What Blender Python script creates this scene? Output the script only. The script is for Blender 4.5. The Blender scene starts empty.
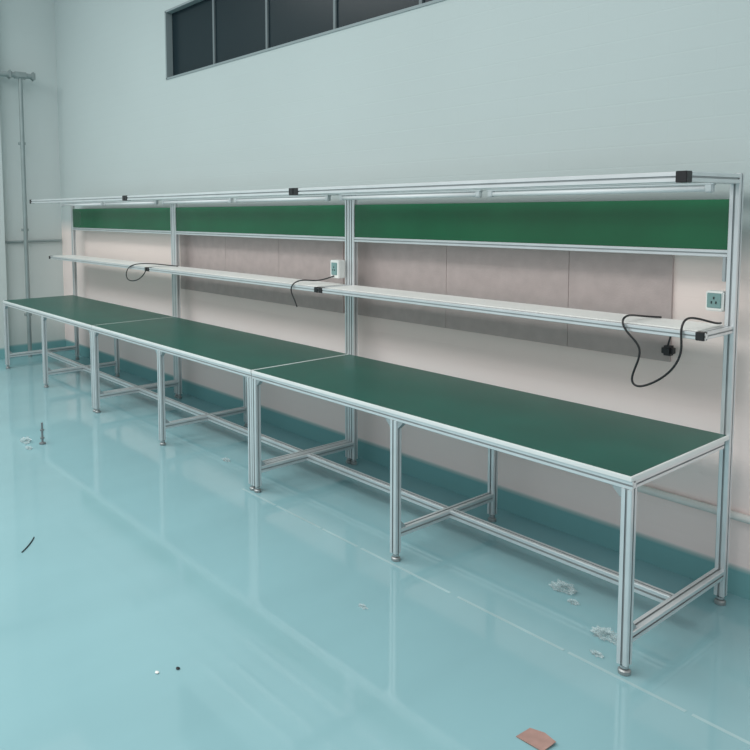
import bpy, bmesh, math, random
from mathutils import Vector, Matrix, noise
random.seed(4)
S=bpy.context.scene
COL=S.collection
# ---------------- camera ----------------
CP=Vector((1.349,-2.597,1.714)); yaw,pitch,roll=-0.92,-0.082,-0.009; F=757.9
f=Vector((math.sin(yaw)*math.cos(pitch),math.cos(yaw)*math.cos(pitch),math.sin(pitch)))
r=Vector((math.cos(yaw),-math.sin(yaw),0)); u=r.cross(f)
R=r*math.cos(roll)+u*math.sin(roll); U=-r*math.sin(roll)+u*math.cos(roll)
cam=bpy.data.cameras.new('camera'); co=bpy.data.objects.new('camera',cam); COL.objects.link(co)
M=Matrix((R,U,-f)).transposed().to_4x4(); M.translation=CP; co.matrix_world=M
cam.sensor_width=36; cam.lens=F/750*36; cam.shift_x=98.5/750; cam.shift_y=-103.4/750; cam.clip_end=200
S.camera=co

# ---------------- materials ----------------
def mat(name,col,rough=0.5,metal=0.0,var=0.0,scale=5,bump=0.0,bscale=60,spec=0.5,emit=0,rvar=0,alpha=1,bdist=.01,stretch=None):
    m=bpy.data.materials.new(name); m.use_nodes=True; nt=m.node_tree; b=nt.nodes['Principled BSDF']
    b.inputs['Roughness'].default_value=rough; b.inputs['Metallic'].default_value=metal
    b.inputs['Specular IOR Level'].default_value=spec; b.inputs['Alpha'].default_value=alpha
    tc=nt.nodes.new('ShaderNodeTexCoord')
    n=nt.nodes.new('ShaderNodeTexNoise'); n.inputs['Scale'].default_value=scale; n.inputs['Detail'].default_value=6
    vec=tc.outputs['Object']
    if stretch:
        mp=nt.nodes.new('ShaderNodeMapping'); mp.inputs['Scale'].default_value=stretch
        nt.links.new(vec,mp.inputs['Vector']); vec=mp.outputs['Vector']
    nt.links.new(vec,n.inputs['Vector'])
    cr=nt.nodes.new('ShaderNodeValToRGB')
    cr.color_ramp.elements[0].position=0.3; cr.color_ramp.elements[1].position=0.7
    cr.color_ramp.elements[0].color=(*[c*(1-var) for c in col],1)
    cr.color_ramp.elements[1].color=(*[min(1,c*(1+var)) for c in col],1)
    nt.links.new(n.outputs['Fac'],cr.inputs['Fac']); nt.links.new(cr.outputs['Color'],b.inputs['Base Color'])
    if rvar:
        mr=nt.nodes.new('ShaderNodeMapRange'); mr.inputs['From Min'].default_value=.3; mr.inputs['From Max'].default_value=.7
        mr.inputs['To Min'].default_value=rough-rvar; mr.inputs['To Max'].default_value=rough+rvar
        nt.links.new(n.outputs['Fac'],mr.inputs['Value']); nt.links.new(mr.outputs['Result'],b.inputs['Roughness'])
    if bump:
        n2=nt.nodes.new('ShaderNodeTexNoise'); n2.inputs['Scale'].default_value=bscale
        nt.links.new(vec,n2.inputs['Vector'])
        bp=nt.nodes.new('ShaderNodeBump'); bp.inputs['Strength'].default_value=bump; bp.inputs['Distance'].default_value=bdist
        nt.links.new(n2.outputs['Fac'],bp.inputs['Height']); nt.links.new(bp.outputs['Normal'],b.inputs['Normal'])
    if emit:
        b.inputs['Emission Color'].default_value=(*col,1); b.inputs['Emission Strength'].default_value=emit
    return m
ALU=mat('aluminium',(.74,.77,.78),.36,.55,.05,8)
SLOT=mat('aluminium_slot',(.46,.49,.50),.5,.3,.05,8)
BOLTM=mat('bolt_steel',(.25,.27,.28),.45,.5,.05,8)
ALUD=mat('aluminium_dark',(.46,.49,.50),.4,.7,.05)
GREEN=mat('green_mat',(.006,.098,.072),.36,0,.12,3,.05,200)
GPAN=mat('green_panel',(.004,.115,.045),.18,0,.2,1.5,.05,3)
WHITE=mat('white_laminate',(.84,.85,.82),.45,0,.04,3)
EDGE=mat('edge_banding',(.78,.81,.80),.45,0,.04,3)
BLACK=mat('black_plastic',(.012,.012,.014),.4)
RUBBER=mat('foot_base',(.36,.38,.38),.4,.6)
CHROME=mat('zinc_steel',(.50,.52,.53),.35,.8)
PIPE=mat('painted_pipe',(.27,.33,.33),.5,.2,.1)
PIPEW=mat('white_pipe',(.74,.74,.71),.5,0,.05)
TUBE=mat('tube_diffuser',(.80,.83,.84),.4,0,.02)
LAMPH=mat('lamp_body',(.56,.60,.61),.45,0,.03)
BOARD=mat('fibre_board',(.52,.445,.43),.9,0,.06,14,.12,120,spec=.1)
FRAME=mat('window_frame',(.24,.30,.31),.5)
MULL=mat('window_mullion',(.15,.19,.20),.5)
GLASS=mat('dark_glass',(.010,.022,.028),.25,spec=.18)
SGREY=mat('socket_greygreen',(.20,.34,.33),.4)
PAPER=mat('kraft_card',(.38,.235,.20),.8,0,.1,30)
FILM=mat('clear_film',(.62,.74,.75),.12,0,.3,60,alpha=.32)
LINE=mat('line_tape',(.37,.54,.56),.25,0,.14,3)
def wallmat(name,stops,top):
    m=bpy.data.materials.new(name); m.use_nodes=True; nt=m.node_tree; b=nt.nodes['Principled BSDF']
    b.inputs['Roughness'].default_value=.5; b.inputs['Specular IOR Level'].default_value=.2
    g=nt.nodes.new('ShaderNodeNewGeometry'); sp=nt.nodes.new('ShaderNodeSeparateXYZ'); nt.links.new(g.outputs['Position'],sp.inputs[0])
    mr=nt.nodes.new('ShaderNodeMapRange'); mr.inputs['From Max'].default_value=4.0; nt.links.new(sp.outputs['Z'],mr.inputs['Value'])
    cr=nt.nodes.new('ShaderNodeValToRGB'); e=cr.color_ramp.elements
    e[0].position=0; e[0].color=(*stops[0][1],1)
    for z,c in stops[1:]:
        k=e.new(z/4); k.color=(*c,1)
    e[-1].position=1; e[-1].color=(*top,1)
    nt.links.new(mr.outputs['Result'],cr.inputs['Fac'])
    n=nt.nodes.new('ShaderNodeTexNoise'); n.inputs['Scale'].default_value=.8; n.inputs['Detail'].default_value=6
    nt.links.new(g.outputs['Position'],n.inputs['Vector'])
    mx=nt.nodes.new('ShaderNodeMix'); mx.data_type='RGBA'; mx.blend_type='MULTIPLY'
    mr2=nt.nodes.new('ShaderNodeMapRange'); mr2.inputs['To Min'].default_value=.95; mr2.inputs['To Max'].default_value=1.04
    nt.links.new(n.outputs['Fac'],mr2.inputs['Value'])
    mx.inputs[0].default_value=1
    nt.links.new(cr.outputs['Color'],mx.inputs[6]); nt.links.new(mr2.outputs['Result'],mx.inputs[7])
    nt.links.new(mx.outputs[2],b.inputs['Base Color'])
    br=nt.nodes.new('ShaderNodeTexBrick'); br.inputs['Scale'].default_value=1; br.inputs['Brick Width'].default_value=.4; br.inputs['Row Height'].default_value=.1
    br.inputs['Mortar Size'].default_value=.006; br.inputs['Mortar Smooth'].default_value=1
    cb=nt.nodes.new('ShaderNodeCombineXYZ'); ad=nt.nodes.new('ShaderNodeMath'); nt.links.new(sp.outputs['X'],ad.inputs[0]); nt.links.new(sp.outputs['Y'],ad.inputs[1])
    nt.links.new(ad.outputs[0],cb.inputs[0]); nt.links.new(sp.outputs['Z'],cb.inputs[1]); nt.links.new(cb.outputs[0],br.inputs['Vector'])
    b1=nt.nodes.new('ShaderNodeBump'); b1.inputs['Strength'].default_value=.09; b1.inputs['Distance'].default_value=.004; b1.invert=True
    nt.links.new(br.outputs['Fac'],b1.inputs['Height'])
    n2=nt.nodes.new('ShaderNodeTexNoise'); n2.inputs['Scale'].default_value=3; nt.links.new(g.outputs['Position'],n2.inputs['Vector'])
    bp=nt.nodes.new('ShaderNodeBump'); bp.inputs['Strength'].default_value=.12; bp.inputs['Distance'].default_value=.02
    nt.links.new(n2.outputs['Fac'],bp.inputs['Height']); nt.links.new(b1.outputs['Normal'],bp.inputs['Normal']); nt.links.new(bp.outputs['Normal'],b.inputs['Normal'])
    return m
SK=(.20,.43,.445); CR=(.95,.825,.775)
WALL=wallmat('wall_paint',[(0,SK),(.12,SK),(.135,(.97,.82,.79)),(1.45,CR),(1.62,(.50,.57,.565))],(.465,.55,.55))
WALLL=wallmat('side_wall_paint',[(0,SK),(.12,SK),(.135,(.62,.68,.66)),(2.0,(.57,.63,.625))],(.51,.59,.585))
FLOOR=mat('epoxy_floor',(.265,.465,.50),.07,0,.05,1.0,.015,2,rvar=.03,stretch=(1.6,.5,1))

# ---------------- helpers ----------------
W={}
def mkobj(name,mesh,loc,parent=None,**kw):
    o=bpy.data.objects.new(name,mesh); COL.objects.link(o)
    loc=Vector(loc); W[o.name]=loc
    if parent: o.parent=parent; o.location=loc-W[parent.name]
    else: o.location=loc
    for k,v in kw.items(): o[k]=v
    return o
def bm_mesh(bm,name,mt,smooth=False):
    bmesh.ops.recalc_face_normals(bm,faces=bm.faces)
    me=bpy.data.meshes.new(name); bm.to_mesh(me); bm.free()
    for m in (mt if isinstance(mt,(list,tuple)) else [mt]): me.materials.append(m)
    if smooth: me.shade_smooth()
    return me
cache={}
def prof_mesh(L,axis,w=.04):
    key=('p',round(L,4),axis,w)
    if key in cache: return cache[key]
    h=w/2; g=w*.105; d=w*.16; c=w*.06
    side=[(-h+c,-h),(-g,-h),(-g,-h+d*.45),(-g*2,-h+d*.45),(-g*2,-h+d),(g*2,-h+d),(g*2,-h+d*.45),(g,-h+d*.45),(g,-h),(h-c,-h)]
    pts=[]
    for k in range(4):
        a=math.pi/2*k; ca,sa=round(math.cos(a)),round(math.sin(a))
        pts+=[(x*ca-y*sa,x*sa+y*ca) for x,y in side]
    bm=bmesh.new()
    def P(a,b,t):
        return {'x':(t,a,b),'y':(a,t,b),'z':(a,b,t)}[axis]
    lo=[bm.verts.new(P(a,b,-L/2)) for a,b in pts]; hi=[bm.verts.new(P(a,b,L/2)) for a,b in pts]
    n=len(pts)
    for i in range(n):
        fc=bm.faces.new((lo[i],lo[(i+1)%n],hi[(i+1)%n],hi[i]))
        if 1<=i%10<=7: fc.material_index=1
    bm.faces.new(lo); bm.faces.new(hi)
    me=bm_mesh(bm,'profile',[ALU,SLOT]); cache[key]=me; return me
def box_mesh(sx,sy,sz,mt,bev=.002):
    key=('b',round(sx,4),round(sy,4),round(sz,4),mt.name,bev)
    if key in cache: return cache[key]
    bm=bmesh.new(); bmesh.ops.create_cube(bm,size=1)
    for v in bm.verts: v.co=Vector((v.co.x*sx,v.co.y*sy,v.co.z*sz))
    if bev: bmesh.ops.bevel(bm,geom=list(bm.edges),offset=bev,segments=2,affect='EDGES')
    me=bm_mesh(bm,'panel',mt); cache[key]=me; return me
def add_box(bm,x0,x1,y0,y1,z0,z1,mi=0):
    if x0>x1: x0,x1=x1,x0
    vs=[bm.verts.new(p) for p in [(x0,y0,z0),(x1,y0,z0),(x1,y1,z0),(x0,y1,z0),(x0,y0,z1),(x1,y0,z1),(x1,y1,z1),(x0,y1,z1)]]
    for q in [(0,3,2,1),(4,5,6,7),(0,1,5,4),(1,2,6,5),(2,3,7,6),(3,0,4,7)]:
        fc=bm.faces.new([vs[i] for i in q]); fc.material_index=mi
def lathe(profile,seg,name,mt,smooth=False,split=None):
    bm=bmesh.new(); rings=[]
    for rr,z in profile:
        rings.append([bm.verts.new((rr*math.cos(2*math.pi*i/seg),rr*math.sin(2*math.pi*i/seg),z)) for i in range(seg)])
    for j,(a,b) in enumerate(zip(rings,rings[1:])):
        for i in range(seg):
            fc=bm.faces.new((a[i],a[(i+1)%seg],b[(i+1)%seg],b[i]))
            if split is not None and j>=split: fc.material_index=1
    bm.faces.new(rings[0]); bm.faces.new(rings[-1])
    return bm_mesh(bm,name,mt,smooth)
FZ=.040
FOOT=lathe([(.0205,0),(.0225,.003),(.0225,.014),(.018,.019),(.010,.021),(.010,.023),(.016,.024),(.016,.033),(.0085,.034),(.0085,FZ)],18,'foot',[RUBBER,CHROME],split=4)
def tube_mesh(name,pts,rad,mt,loc=(0,0,0),poly=False):
    cu=bpy.data.curves.new(name,'CURVE'); cu.dimensions='3D'; cu.bevel_depth=rad; cu.bevel_resolution=3; cu.resolution_u=10; cu.use_fill_caps=True
    sp=cu.splines.new('POLY' if poly else 'NURBS'); sp.points.add(len(pts)-1)
    if not poly: sp.order_u=4; sp.use_endpoint_u=True
    for p,q in zip(sp.points,pts): p.co=(*(Vector(q)-Vector(loc)),1)
    cu.materials.append(mt)
    tmp=bpy.data.objects.new('tmp',cu); COL.objects.link(tmp)
    dg=bpy.context.evaluated_depsgraph_get()
    me=bpy.data.meshes.new_from_object(tmp.evaluated_get(dg)); bpy.data.objects.remove(tmp)
    me.shade_smooth()
    return me

# ---------------- dims ----------------
s=1.162; Lb=2*s; D=0.819; H=.75; YW=0.95
ZP=1.845; ZS=1.207; SA=.27; G1=1.739; G0=1.528; ZO=1.822; OB=.462
XR=2.2; XL=-7.65; WX0=-4.965; WZ0=2.93; WZ1=3.54; WX1=.3; ZC=5.0

# ---------------- setting ----------------
bm=bmesh.new()
add_box(bm,XL-.3,XR,YW,YW+.25,-.0,WZ0); add_box(bm,XL-.3,XR,YW,YW+.25,WZ1,ZC)
add_box(bm,XL-.3,WX0,YW,YW+.25,WZ0,WZ1); add_box(bm,WX1,XR,YW,YW+.25,WZ0,WZ1)
mkobj('wall_back',bm_mesh(bm,'wall',WALL),(0,0,0),kind='structure')
bm=bmesh.new(); add_box(bm,XL-.25,XL,-7,YW,0,ZC)
mkobj('wall_left',bm_mesh(bm,'wall',WALLL),(0,0,0),kind='structure')
bm=bmesh.new(); add_box(bm,XL-.3,XR+3,-7,YW+.25,-.1,0)
mkobj('floor',bm_mesh(bm,'floor',FLOOR),(0,0,0),kind='structure')
bm=bmesh.new(); add_box(bm,XL,XL+.12,-.55,.22,0,ZC)
mkobj('trim_1',bm_mesh(bm,'column',WALLL),(0,0,0),kind='structure')
# window
bm=bmesh.new()
add_box(bm,WX0-.008,WX1+.008,YW-.006,YW+.12,WZ0-.008,WZ0+.010); add_box(bm,WX0-.008,WX1+.008,YW-.006,YW+.12,WZ1-.010,WZ1+.008)
add_box(bm,WX0-.008,WX0+.012,YW-.006,YW+.12,WZ0,WZ1); add_box(bm,WX1-.012,WX1+.008,YW-.006,YW+.12,WZ0,WZ1)
for x in (-4.227,-3.47,-2.681,-1.892,-1.103,-.314): add_box(bm,x-.012,x+.012,YW+.045,YW+.12,WZ0,WZ1,1)
add_box(bm,WX0,WX1,YW+.06,YW+.07,WZ0,WZ1,2)
mkobj('window_1',bm_mesh(bm,'window',[FRAME,MULL,GLASS]),(0,0,0),kind='structure')
def wallboard(x0,x1,z0,z1,seams):
    bm=bmesh.new(); xs=[x0]+seams+[x1]
    for a,b in zip(xs,xs[1:]): add_box(bm,a+.0015,b-.0015,YW-.014,YW+.001,z0,z1)
    add_box(bm,x0+.002,x1-.002,YW-.010,YW+.001,z0+.001,z1-.001)
    o=mkobj('wall_board',bm_mesh(bm,'wall_board',BOARD),((x0+x1)/2,YW-.02,(z0+z1)/2),
      label='pinkish-grey fibre board panel fixed to the wall behind the benches',category='wall panel',group='pinkish-grey wall boards')
    for v in o.data.vertices: v.co-=o.location
wallboard(-2.40,-.30,.995,1.56,[-1.62,-.82])
wallboard(-4.76,-2.53,.99,1.56,[-4.0,-3.26])
c=Vector((.5,YW-.024,.365)); mkobj('wall_conduit',tube_mesh('conduit',[(-1.3,c.y,c.z),(2.1,c.y,c.z)],.018,PIPEW,c,True),c,label='pale plastic conduit running low along the wall',category='pipe')
c=Vector((XL+.03,.58,1.36)); mkobj('wall_conduit',tube_mesh('conduit',[(c.x,.225,c.z),(c.x,YW-.02,c.z)],.014,PIPE,c,True),c,label='thin grey conduit crossing the corner wall behind the pipe',category='pipe')
# corner pipes
PX=XL+.16; zt=3.275; py=.45
e=bpy.data.objects.new('wall_pipe',None); COL.objects.link(e); e.location=(PX,py,0); W[e.name]=Vector(e.location)
e['label']='grey painted pipe rising up the corner wall with fittings'; e['category']='pipe'
for nm,pts,rd in (('riser',[(PX,py,.0),(PX,py,zt)],.024),('branch_pipe',[(PX,py-1.6,zt),(PX,.60,zt)],.030)):
    cc=Vector(pts[0]); mkobj(nm,tube_mesh(nm,pts,rd,PIPE,cc,True),cc,e)
for z in (.5,1.5,2.5): mkobj('pipe_clip',box_mesh(.06,.07,.03,PIPE),(PX-.02,py,z),e)
mkobj('tee_fitting',box_mesh(.075,.16,.075,PIPE,.015),(PX,py,zt),e)
mkobj('valve_flange',box_mesh(.10,.035,.10,PIPE,.015),(PX,.60,zt),e)
mkobj('valve_flange',box_mesh(.10,.035,.10,PIPE,.015),(PX,.33,zt),e)

# ---------------- workbenches ----------------
def gusset():
    bm=bmesh.new(); t=.014; L=.035
    a=[bm.verts.new((x,-t,z)) for x,z in ((0,0),(L,0),(L,.006),(.006,L),(0,L))]
    b=[bm.verts.new((v.co.x,t,v.co.z)) for v in a]
    bm.faces.new(a); bm.faces.new(b)
    for i in range(5): bm.faces.new((a[i],a[(i+1)%5],b[(i+1)%5],b[i]))
    return bm_mesh(bm,'bracket',ALUD)
GUS=gusset()
for k in range(3):
    x1=-k*Lb+(.02 if k==0 else -.003); x0=-(k+1)*Lb+(-.02 if k==2 else .003)
    xc=(x0+x1)/2; Lx=x1-x0
    lab=['green-topped aluminium workbench whose open end shows the tall end post','green-topped aluminium workbench joined between two others','green-topped aluminium workbench beside the pipe in the wall corner'][k]
    e=bpy.data.objects.new('workbench',None); COL.objects.link(e); e.empty_display_size=.2
    e.location=(xc,D/2,0); W[e.name]=Vector(e.location)
    e['label']=lab; e['category']='workbench'; e['group']='row of joined green workbenches'
    TB=.018; RW=.032; zr=H-TB-RW/2
    wt=mkobj('worktop',box_mesh(Lx-.002,.80,TB,EDGE),(xc,.40,H-TB/2-.001),e)
    mkobj('work_mat',box_mesh(Lx-.02,.782,.002,GREEN,0),(xc,.401,H),wt,label='dark green anti-static mat')
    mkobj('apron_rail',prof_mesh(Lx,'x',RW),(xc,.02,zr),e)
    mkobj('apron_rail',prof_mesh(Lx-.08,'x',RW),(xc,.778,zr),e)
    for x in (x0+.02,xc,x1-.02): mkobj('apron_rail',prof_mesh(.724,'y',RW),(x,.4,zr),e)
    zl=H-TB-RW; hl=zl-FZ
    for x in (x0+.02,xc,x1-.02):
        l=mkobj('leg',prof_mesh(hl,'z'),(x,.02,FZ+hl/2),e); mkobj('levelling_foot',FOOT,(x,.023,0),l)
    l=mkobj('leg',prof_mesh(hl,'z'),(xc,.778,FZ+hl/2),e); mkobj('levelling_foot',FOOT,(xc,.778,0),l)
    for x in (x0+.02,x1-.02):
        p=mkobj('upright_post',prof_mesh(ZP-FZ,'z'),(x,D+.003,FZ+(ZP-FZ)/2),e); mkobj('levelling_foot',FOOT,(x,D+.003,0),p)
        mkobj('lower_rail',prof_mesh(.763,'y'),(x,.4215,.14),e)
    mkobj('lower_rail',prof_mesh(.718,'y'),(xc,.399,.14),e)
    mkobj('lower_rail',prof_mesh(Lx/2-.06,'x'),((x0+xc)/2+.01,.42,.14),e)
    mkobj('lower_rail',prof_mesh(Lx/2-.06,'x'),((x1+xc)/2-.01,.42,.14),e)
    for x in (x0+.02,xc,x1-.02):
        g=mkobj('corner_bracket',GUS,(x,.04,.16),e); g.rotation_euler=(0,0,math.pi/2)
        for sg in (1,-1):
            if (x>xc and sg>0) or (x<xc and sg<0): continue
            g=mkobj('corner_bracket',GUS,(x+sg*.02,.02,zl),e); g.rotation_euler=(math.pi,0,0) if sg>0 else (0,math.pi,0)
    mkobj('rear_rail',prof_mesh(Lx-.08,'x'),(xc,D+.003,ZP-.02),e)
    mkobj('rear_rail',prof_mesh(Lx-.08,'x',.03),(xc,D+.003,G0-.015),e)
    mkobj('back_panel',box_mesh(Lx-.08,.008,G1-G0,GPAN),(xc,D-.004,(G1+G0)/2),e,label='glossy green panel')
    yb=D-.017; yf=D-SA
    sh=mkobj('shelf',box_mesh(Lx-.086,yb-yf-.02,.016,WHITE),(xc,(yb+yf)/2+.01,ZS),e,label='white shelf board')
    mkobj('shelf_rail',prof_mesh(Lx,'x',.03),(xc,yf,ZS-.01),sh)
    mkobj('shelf_rail',prof_mesh(Lx-.082,'x',.03),(xc,D+.0,ZS-.026),sh)
    for x in (x0+.02,x1-.02):
        mkobj('shelf_bracket',prof_mesh(yb-yf-.016,'y',.03),(x,(yb+yf)/2+.007,ZS-.01),sh)
    for x in (x0,x1):
        sg=1 if x==x1 else -1
        mkobj('end_cap',box_mesh(.034,.034,.034,BLACK),(x-sg*.018,yf-.003,ZS-.01),sh,label='black plastic cap')
    yo=D-OB
    fr=mkobj('overhead_rail',prof_mesh(Lx,'x',.04),(xc,yo,ZO),e)
    mkobj('overhead_rail',prof_mesh(Lx-.08,'x',.04),(xc,D-.27,ZO),e)
    for x in (x0+.02,x1-.02):
        mkobj('overhead_arm',prof_mesh(OB-.040,'y',.04),(x,D-.018-(OB-.038)/2,ZO),e)
    for x in (x0,x1):
        sg=1 if x==x1 else -1
        mkobj('end_cap',box_mesh(.042,.044,.044,BLACK),(x-sg*.02,yo-.002,ZO),fr,label='black plastic cap')
    hl2=(Lx-.09)/2-.02
    for sg in (-1,1):
        lx=xc+sg*(hl2/2+.02)
        t=bpy.data.objects.new('tube_light',None); COL.objects.link(t); t.location=(lx,D-.14,1.79); W[t.name]=Vector(t.location)
        t['label']='white tube light slung under the overhead bench frame'; t['category']='light'; t['group']='tube lights over the benches'
        mkobj('lamp_housing',box_mesh(hl2,.028,.012,LAMPH),(lx,D-.14,1.803),t)
        key=('tube',round(hl2,4))
        if key not in cache:
            bm=bmesh.new(); bmesh.ops.create_cone(bm,segments=16,radius1=.0125,radius2=.0125,depth=hl2-.07,cap_ends=True,matrix=Matrix.Rotation(math.pi/2,4,'Y'))
            cache[key]=bm_mesh(bm,'tube',TUBE,True)
        mkobj('lamp_tube',cache[key],(lx,D-.14,1.782),t)
        for s2 in (-1,1): mkobj('lamp_holder',box_mesh(.03,.028,.036,LAMPH,.004),(lx+s2*(hl2/2-.02),D-.14,1.784),t)
    if k==0: mkobj('panel_clip',box_mesh(.014,.012,.11,ALUD),(-.032,D-.003,1.45),e)

# ---------------- sockets ----------------
def socket(p,lab,w=.07,h=.085,dp=.05,m=.022):
    e=mkobj('power_socket',box_mesh(w,dp,h,WHITE,.005),p,label=lab,category='socket',group='power sockets on the bench posts')
    mkobj('face_plate',box_mesh(w-m,.006,h-m-.008,SGREY,.002),(p[0],p[1]-dp/2-.001,p[2]+.003),e)
    bm=bmesh.new()
    for dx,dz in ((-.009,-.008),(.009,-.008),(0,.011)): add_box(bm,dx-.002,dx+.002,-.002,.002,dz-.005,dz+.005)
    mkobj('socket_slot',bm_mesh(bm,'slots',BLACK),(p[0],p[1]-dp/2-.005,p[2]+.003),e)
socket((-.059,D,1.311),'small white socket box with grey-green face beside the end post',.07,.085,.05,.014)
socket((-2.40,.769,1.315),'boxy white socket unit fixed on the joined posts above the shelf',.085,.12,.06,.03)
pp=(-.293,YW-.045,1.054)
e=mkobj('wall_plug',box_mesh(.05,.05,.045,BLACK,.01),pp,label='black plug in the wall under the shelf',category='plug')
cc=Vector(pp); mkobj('plug_cord',tube_mesh('cord',[(pp[0],pp[1]-.01,pp[2]+.02),(pp[0]+.01,pp[1]-.01,pp[2]+.06),(pp[0]+.03,pp[1]-.01,pp[2]+.13)],.004,BLACK,cc),cc,e)

# ---------------- cables ----------------
def cable(pts,lab):
    c=sum((Vector(p) for p in pts),Vector())/len(pts)
    mkobj('power_cable',tube_mesh('power_cable',pts,.0045,BLACK,c),c,label=lab,category='cable',group='black power cables on the shelves')
cable([(-.271,.783,1.221),(-.337,.740,1.221),(-.307,.561,1.256),(-.320,.521,1.224),(-.284,.521,1.172),(-.218,.521,1.122),(-.245,.521,1.041),(-.269,.521,.976),(-.242,.521,.947),(-.175,.521,.976),(-.096,.521,1.040),(-.055,.521,1.128),(-.070,.521,1.208),(-.065,.541,1.263),(-.050,.611,1.262),(-.01,.721,1.225),(-.02,.77,1.225)],'black power cable looping over the shelf edge near the end post')
cable([(-2.40,.735,1.27),(-2.457,.725,1.250),(-2.543,.700,1.225),(-2.522,.571,1.252),(-2.577,.521,1.225),(-2.599,.521,1.163),(-2.546,.521,1.114),(-2.526,.521,1.070)],'black power cable dangling from the shelf below a socket')
cable([(-4.50,.76,1.221),(-4.601,.719,1.225),(-4.717,.601,1.246),(-4.912,.521,1.231),(-5.037,.521,1.169),(-5.042,.521,1.076),(-4.861,.521,1.070),(-4.703,.521,1.126),(-4.643,.521,1.191)],'black power cable curled over the shelf at the far joint')

# ---------------- floor things ----------------
bm=bmesh.new()
x=-2.4
while x<1.5:
    L=random.uniform(.25,.6)
    add_box(bm,x,min(1.5,x+L),-.008,.008,0,.001); x+=L+random.uniform(.01,.05)
mkobj('floor_line',bm_mesh(bm,'line',LINE),(0,-.02,0),label='faint worn pale marking line on the teal floor',category='floor marking')
def film(p,size,lab):
    bm=bmesh.new(); bmesh.ops.create_icosphere(bm,subdivisions=4,radius=1)
    sd=random.random()*50
    for v in bm.verts:
        n=noise.noise(v.co*2.3+Vector((sd,0,0))); n2=noise.noise(v.co*6+Vector((0,sd,0)))
        v.co*=(1+.8*n+.5*n2)
        v.co=Vector((v.co.x*size,v.co.y*size*.6,max(0,v.co.z*.35+.22)*size))
    mkobj('plastic_film',bm_mesh(bm,'film',FILM),p,label=lab,category='plastic wrap',group='crumpled plastic film scraps on the floor')
film((-.48,.40,0),.050,'crumpled clear plastic film scrap on the teal floor')
film((-.39,.33,0),.022,'crumpled clear plastic film scrap on the teal floor')
film((-.17,.19,0),.050,'crumpled clear plastic film beside the near bench leg')
film((-.12,.05,0),.020,'crumpled clear plastic film beside the near bench leg')
film((-4.20,-.74,0),.05,'crumpled clear plastic film around the upright bolt')
film((-4.02,-.78,0),.03,'crumpled clear plastic film around the upright bolt')
film((-2.90,.19,0),.03,'crumpled clear plastic film scrap on the teal floor')
film((-.93,-.41,0),.018,'small clear plastic film scrap on the teal floor')
bm=bmesh.new()
pts=[(-.05,-.04,.002),(.045,-.035,.004),(.05,.03,.010),(.0,.045,.005),(-.045,.03,.003)]
a=[bm.verts.new(q) for q in pts]; b=[bm.verts.new((q[0],q[1],q[2]+.002)) for q in pts]
bm.faces.new(a); bm.faces.new(b)
for i in range(5): bm.faces.new((a[i],a[(i+1)%5],b[(i+1)%5],b[i]))
mkobj('card_scrap',bm_mesh(bm,'card',PAPER),(.01,-.54,-.001),label='torn pink-brown card scrap lying on the floor',category='paper scrap')
c0=Vector((-2.374,-1.391,.003)); c1=Vector((-2.510,-1.281,.003)); cm=(c0+c1)/2
mkobj('cable_tie',tube_mesh('tie',[c0,cm+Vector((.01,.008,.002)),c1],.003,BLACK,cm),cm,label='short black cable tie dropped on the floor',category='cable tie')
BOLT=lathe([(.022,0),(.024,.003),(.024,.010),(.008,.014),(.008,.04),(.016,.041),(.016,.05),(.008,.051),(.008,.10),(.016,.101),(.016,.11),(.008,.111),(.008,.16)],14,'bolt',BOLTM)
mkobj('levelling_bolt',BOLT,(-4.07,-.66,0),label='threaded levelling bolt standing upright on the floor',category='bolt')
for x,y,mt in ((-1.039,-1.26,BLACK),(-1.065,-1.334,WHITE)):
    bm=bmesh.new(); bmesh.ops.create_icosphere(bm,subdivisions=2,radius=.008)
    for v in bm.verts: v.co=Vector((v.co.x*(1+noise.noise(v.co*300+Vector((x,y,0)))),v.co.y,v.co.z*.4+.003))
    mkobj('debris_chip',bm_mesh(bm,'chip',mt),(x,y,0),label='tiny %s chip of debris on the floor'%('black' if mt is BLACK else 'white'),category='debris',group='tiny debris chips on the floor')

# ---------------- lights ----------------
w=bpy.data.worlds.new('world'); S.world=w; w.use_nodes=True
w.node_tree.nodes['Background'].inputs[0].default_value=(.91,.94,.955,1); w.node_tree.nodes['Background'].inputs[1].default_value=.70
for x,y,en in ((-5.6,-3.2,150),(-1.2,-3.2,155)):
    l=bpy.data.lights.new('ceiling_light','AREA'); l.shape='RECTANGLE'; l.size=3.6; l.size_y=2.4; l.energy=en; l.color=(1,1,.98)
    o=bpy.data.objects.new('ceiling_light',l); o.location=(x,y,4.8); COL.objects.link(o)
S.view_settings.view_transform='Standard'
